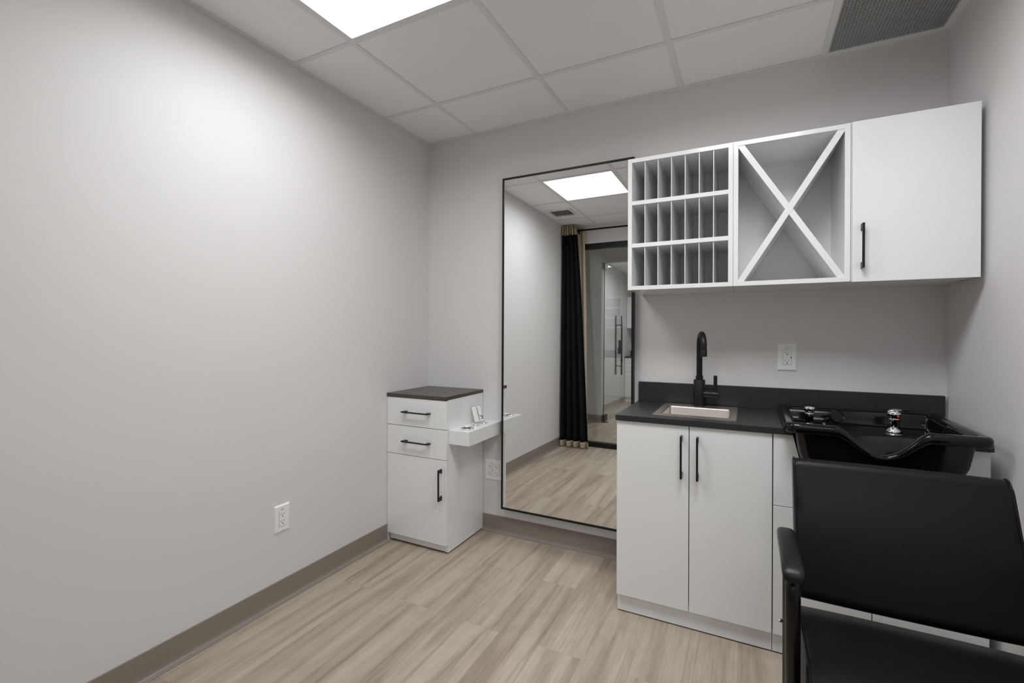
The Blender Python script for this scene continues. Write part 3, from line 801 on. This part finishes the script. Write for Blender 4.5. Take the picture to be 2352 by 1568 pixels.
def capsule(c0, c1, r0, r1, bulge=0.0, n=10, m_=14):
    """rounded profile from bottom centre c0 to top centre c1 in (y,z); front face bulges towards -y"""
    a = Vector(c0); b = Vector(c1); d = (b-a).normalized(); nrm = Vector((-d.y, d.x))   # points to -y when d is +z
    out = []
    for k in range(n+1):
        th = PI*k/n; out.append(b+(nrm*math.cos(th)+d*math.sin(th))*r1)
    L_ = (b-a).length
    for k in range(1, m_): out.append(b+(a-b)*k/m_-nrm*(r1+(r0-r1)*k/m_))
    for k in range(n+1):
        th = PI*k/n; out.append(a+(-nrm*math.cos(th)-d*math.sin(th))*r0)
    for k in range(1, m_):
        q = k/m_; out.append(a+(b-a)*q+nrm*(r0+(r1-r0)*q+bulge*math.sin(PI*q)))
    return [(p.x, p.y) for p in out]
cushion('backrest', capsule((-.914, .482), (-.795, .809), .027, .029, .014), 2.031, 2.524, crown=.012)
sp = [(-.915, .428), (-.925, .436), (-1.00, .452), (-1.10, .460), (-1.20, .461), (-1.27, .453), (-1.315, .438), (-1.345, .415), (-1.36, .375), (-1.355, .320), (-1.33, .300), (-1.1, .302), (-.95, .306), (-.912, .318), (-.903, .38)]
def dens(p, n=3):
    o = []
    for i in range(len(p)):
        a, b, c_, d_ = p[i-1], p[i], p[(i+1) % len(p)], p[(i+2) % len(p)]
        for k in range(n):
            q = k/n
            o.append(tuple(.5*((2*b[m])+(-a[m]+c_[m])*q+(2*a[m]-5*b[m]+4*c_[m]-d_[m])*q*q+(-a[m]+3*b[m]-3*c_[m]+d_[m])*q**3) for m in (0, 1)))
    return o
cushion('seat', dens(sp), 2.028, 2.524, crown=.03)
for s, cx in ((-1, 1.998), (1, 2.560)):
    bm = bm_new()
    tube(bm, fillet([(cx, -1.215, 0.004), (cx, -1.215, .636), (cx-s*.009, -.955, .642), (cx-s*.013, -.925, .004)], .05, 8), .0165, 18)
    fr = obj('side_frame', bm, M['tube'], t)
    bm = bm_new(); lathe(bm, [(.006, -.0045), (.0062, -.003), (.0055, 0), (.004, .012)], (cx+s*.0095, -.940, .385), 14, axis='x')
    for k in (0,): pass
    obj('bolt', bm, M['chrome'], fr)
    for yy in (-1.215, -.925):
        bm = bm_new(); lathe(bm, [(.020, 0), (.020, .012), (.0175, .018)], (cx-(s*.013 if yy > -1 else 0), yy, 0), 18); obj('foot_cap', bm, M['armpad'], fr)
    # arm pad
    bm = bm_new(); L_ = []
    for (y, hw, zc, hh) in ((-.962, .012, .660, .006), (-.967, .019, .661, .011), (-.985, .0225, .662, .014), (-1.05, .0235, .664, .0155), (-1.15, .0240, .666, .016), (-1.205, .0245, .664, .0160), (-1.232, .0240, .659, .0150), (-1.245, .021, .655, .012), (-1.250, .014, .652, .007)):
        L_.append([(cx+hw*math.copysign(abs(math.cos(a))**.55, math.cos(a)), y, zc+hh*math.copysign(abs(math.sin(a))**.6, math.sin(a))) for a in [2*PI*k/28 for k in range(28)]])
    fs = loft(bm, L_); bm.faces.new([v for v in bm.verts[:28]] if False else [fv for fv in list(bm.verts)[:28]])
    bmesh.ops.recalc_face_normals(bm, faces=bm.faces)
    obj('arm_pad', bm, M['armpad'], t, smooth_angle=60)
bm = bm_new()
for yy, zz in ((-1.20, .286), (-.945, .286)): box(bm, 1.998, 2.560, yy-.011, yy+.011, zz-.011, zz+.011, .002)
for xx in (2.10, 2.46): box(bm, xx-.012, xx+.012, -1.20, -.93, .284, .300, .002)
obj('seat_rails', bm, M['tube'], t)
for xx in (2.06, 2.50):
    bm = bm_new(); tube(bm, fillet([(2.006 if xx < 2.3 else 2.552, -.950, .55), (2.006 if xx < 2.3 else 2.552, -.860, .575), (xx, -.832, .60), (xx, -.822, .66)], .02, 4), .010, 12)
    obj('back_bracket', bm, M['tube'], t)
recenter(t)

# ================================================================== curtain on its rod
t = thing('curtain', 'black floor-length curtain with beige heading, hem and lining in the glass wall corner', 'curtain', (.13, -2.50, 0))
def lerp(a, b, q): return a+(b-a)*q
def sheet(name, zs, m, folds=4, thick=.004):
    bm = bm_new(); nu = 96; rows = []; u0, u1 = 0, 1
    for z in zs:
        q = max(0, 1-z/2.475)                      # 0 top, 1 bottom
        xr = lerp(.172, .335, q**.75); xl = .012
        row = []
        for i in range(nu+1):
            uu = u0+(u1-u0)*i/nu
            am = lerp(.016, .034, q)
            x = lerp(xl, xr, uu)+.004*math.sin(uu*50+2)*q
            ph = uu*2*PI*folds
            y = -2.492+am*math.sin(ph+.4*q)+.007*math.sin(ph*.5+1.3+q*2)+lerp(0, .022, q)
            row.append(bm.verts.new((x, y, z)))
        rows.append(row)
    for i in range(len(rows)-1):
        for k in range(nu): q_ = bm.faces.new((rows[i][k], rows[i+1][k], rows[i+1][k+1], rows[i][k+1])); q_.smooth = True
    o = obj(name, bm, m, t); md = o.modifiers.new('thickness', 'SOLIDIFY'); md.thickness = thick; md.offset = 0
    return o
zr = lambda a, b, n: [a+(b-a)*k/n for k in range(n+1)]
sheet('panel', zr(2.362, .072, 40), M['curtain'])
sheet('heading', zr(2.476, 2.360, 6), M['linen'], folds=6, thick=.006)
sheet('hem_band', zr(.074, .006, 4), M['linen'], thick=.008)
bm = bm_new(); rows = []
for z in zr(2.45, .02, 30):
    q = 1-z/2.475; row = []
    for i in range(25):
        uu = i/24; x = lerp(lerp(.150, .235, q), lerp(.243, .296, q**.8), uu); y = -2.571+.012*math.sin(uu*9+q*3)-.003*math.cos(uu*20)
        row.append(bm.verts.new((x, y, z)))
    rows.append(row)
for i in range(30):
    for k in range(24): q_ = bm.faces.new((rows[i][k], rows[i+1][k], rows[i+1][k+1], rows[i][k+1])); q_.smooth = True
o = obj('lining', bm, M['linen'], t); md = o.modifiers.new('thickness', 'SOLIDIFY'); md.thickness = .003
recenter(t)
t = thing('curtain_rod', 'thin black curtain rod running above the glass front wall', 'curtain rod', (1.3, -2.54, 2.414))
bm = bm_new(); tube(bm, [(.020-1.3, 0, 0), (1.3, 0, 0)], .0095, 16); obj('rod', bm, M['black_metal'], t)
for bxx in (.188, 2.55):
    bm = bm_new(); box(bm, bxx-1.3-.006, bxx-1.3+.006, -.012, .0, -.032, -.006, .001); box(bm, bxx-1.3-.006, bxx-1.3+.006, -.0845, -.012, -.032, -.024, .001)
    tube(bm, [(bxx-1.3-.006, 0, 0), (bxx-1.3+.006, 0, 0)], .0125, 16)
    obj('bracket', bm, M['black_metal'], t)

# ================================================================== the hall and the suite across it (seen in the mirror)
HY = -4.17; SX = -.28; HH = 2.62
bm = bm_new()
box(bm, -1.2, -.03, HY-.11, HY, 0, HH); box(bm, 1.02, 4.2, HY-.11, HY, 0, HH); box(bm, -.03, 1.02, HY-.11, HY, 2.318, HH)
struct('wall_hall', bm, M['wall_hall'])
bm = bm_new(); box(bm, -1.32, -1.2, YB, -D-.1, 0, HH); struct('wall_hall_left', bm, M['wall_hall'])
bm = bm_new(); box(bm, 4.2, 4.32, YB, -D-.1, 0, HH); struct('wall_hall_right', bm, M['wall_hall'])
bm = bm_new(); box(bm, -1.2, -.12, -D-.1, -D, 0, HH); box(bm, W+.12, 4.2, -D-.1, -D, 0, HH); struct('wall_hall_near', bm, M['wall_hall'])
bm = bm_new(); box(bm, SX-.1, SX, YB, HY-.11, 0, H); struct('wall_suite_left', bm, M['wall'])
bm = bm_new(); box(bm, 2.35, 2.45, YB, HY-.11, 0, H); struct('wall_suite_right', bm, M['wall'])
bm = bm_new(); box(bm, SX, 2.35, YB-.1, YB, 0, H); struct('wall_suite_back', bm, M['wall'])
bm = bm_new(); cove(bm, (-1.2, HY), (-.03, HY), (0, 1)); cove(bm, (-.03, HY), (-.03, HY-.11), (1, 0)); struct('baseboard_hall', bm, M['base'])
bm = bm_new(); cove(bm, (SX, HY-.11), (SX, YB+.47), (1, 0)); struct('baseboard_suite', bm, M['base'])
HX2 = [.373+G*k for k in range(-2, 6)]; HY2 = [-3.395-G*k for k in range(-1, 2)]
SY2 = [-5.05-G*k for k in range(-1, 4)]; SX2 = [.30+G*k for k in range(0, 4)]
HLc = (HX2[5]+G/2, HY2[1]-G/2); SLc = (SX2[0]+G/2, SY2[1]-G/2)
bm = bm_new(); ceiling_tiles(bm, -1.2, 4.2, HY, -D-.1, HX2, HY2, skip=[HLc], z=HH); ceiling_tiles(bm, SX, 2.35, YB, HY-.11, SX2, SY2, skip=[SLc])
struct('ceiling_hall', bm, M['tile'])
bm = bm_new(); t_grid(bm, -1.2, 4.2, HY, -D-.1, HX2, HY2, z=HH); t_grid(bm, SX, 2.35, YB, HY-.11, SX2, SY2); struct('trim_2', bm, M['grid'])
light_panel(HLc[0], HLc[1], HALL_FILL, 'added fill-light panel in the hallway ceiling, unseen beyond the glass wall', z=HH)  # added lamp, placed out of view to brighten the hall
light_panel(SLc[0], SLc[1], SUITE_LED, 'square LED panel in the ceiling of the suite across the hallway')
# open glass door of the suite
dr = sroot('door_1')
DXa, DXb, DYa, DYb = .004, .030, HY-.03, -5.03
bm = bm_new(); 
def dslab(bm, q0, q1, z0, z1, th, mi=0):
    a = Vector((lerp(DXa, DXb, q0), lerp(DYa, DYb, q0), 0)); b = Vector((lerp(DXa, DXb, q1), lerp(DYa, DYb, q1), 0)); n_ = Vector((1, .03, 0))*th/2
    vs = [bm.verts.new(p+Vector((0, 0, z))) for z in (z0, z1) for p in (a-n_, b-n_, b+n_, a+n_)]
    fs = [bm.faces.new([vs[i] for i in q]) for q in ((3,2,1,0),(4,5,6,7),(0,1,5,4),(1,2,6,5),(2,3,7,6),(3,0,4,7))]
    for q in fs: q.material_index = mi
    bmesh.ops.recalc_face_normals(bm, faces=fs)
dslab(bm, .004, 1, .012, 2.300, .010); obj('glass_pane', bm, M['glass'], dr)
bm = bm_new(); dslab(bm, 0, .004, .012, 2.300, .012); obj('edge_seal', bm, M['mirror_frame'], dr)
for z0, z1 in ((.0, .10), (2.225, 2.312)):
    bm = bm_new(); dslab(bm, -.01, .16, z0+.006, z1, .03); obj('pivot_hinge', bm, M['patch'], dr)
bm = bm_new(); box(bm, -.045, .075, HY-.05, HY+.012, 0, .006, .001); obj('floor_plate', bm, M['patch'], dr)
for s in (-1, 1):
    bm = bm_new(); hq = .90; hx_ = lerp(DXa, DXb, hq)+s*.048; hy_ = lerp(DYa, DYb, hq)
    tube(bm, [(hx_, hy_, .640), (hx_, hy_, 1.580)], .0135, 14)
    for zz in (.78, 1.43): tube(bm, [(hx_, hy_, zz), (lerp(DXa, DXb, hq)+s*.006, hy_, zz)], .009, 10)
    obj('pull_handle', bm, M['black_metal'], dr)
bm = bm_new(); box(bm, .012, .075, -5.01, -4.955, .97, 1.07, .006); box(bm, .02, .05, -5.005, -4.97, 1.07, 1.19, .004); obj('door_lock', bm, M['black_metal'], dr)

# suite cabinets along its back wall
t = thing('base_cabinet', 'distant white base cabinets with dark counter in the suite across the hallway', 'cabinet', (.3, YB+.25, 0))
yf = YB+.487
bm = bm_new(); box(bm, SX+.003, 1.18, YB+.002, yf-.022, .085, .85, .001); obj('carcass', bm, M['white'], t)
bm = bm_new(); box(bm, SX+.003, 1.18, YB+.002, yf-.022, .002, .084, .001); obj('plinth', bm, M['white'], t)
bx('worktop', M['counter'], t, SX+.002, 1.2, YB+.002, yf+.012, .852, .877)
bx('backsplash', M['counter'], t, SX+.002, 1.2, YB+.002, YB+.022, .878, .98)
xs_ = [SX+.005, .08, .38, .68, .98, 1.178]
for i in range(5):
    a, b = xs_[i]+.0015, xs_[i+1]-.0015
    if i == 0:
        for z0, z1 in ((.085, .575), (.579, .74), (.744, .848)): bx('drawer', M['white'], t, a, b, yf-.020, yf, z0, z1)
    else:
        d = bx('door', M['white'], t, a, b, yf-.020, yf, .085, .848)
        hx_ = (b-.035) if i in (1, 3) else (a+.035)
        bm = bm_new(); box(bm, hx_-.004, hx_+.004, yf+.022, yf+.030, .63, .80); box(bm, hx_-.004, hx_+.004, yf, yf+.022, .63, .645); box(bm, hx_-.004, hx_+.004, yf, yf+.022, .785, .80); obj('handle', bm, M['black_metal'], d)
recenter(t)
t = thing('wall_cabinet', 'distant closed white wall cabinet in the suite across the hallway', 'cabinet', (-.09, YB+.17, 1.43))
bm = bm_new(); box(bm, SX+.003, .10, YB+.002, YB+.32, 1.43, 2.04, .001); obj('carcass', bm, M['white'], t)
d = bx('door', M['white'], t, SX+.005, .099, YB+.322, YB+.34, 1.428, 2.038)
recenter(t)
pigeonhole(.52, .96, YB+.34, YB+.002, 1.43, 2.04, 'distant white pigeonhole wall cabinet in the suite across the hallway')
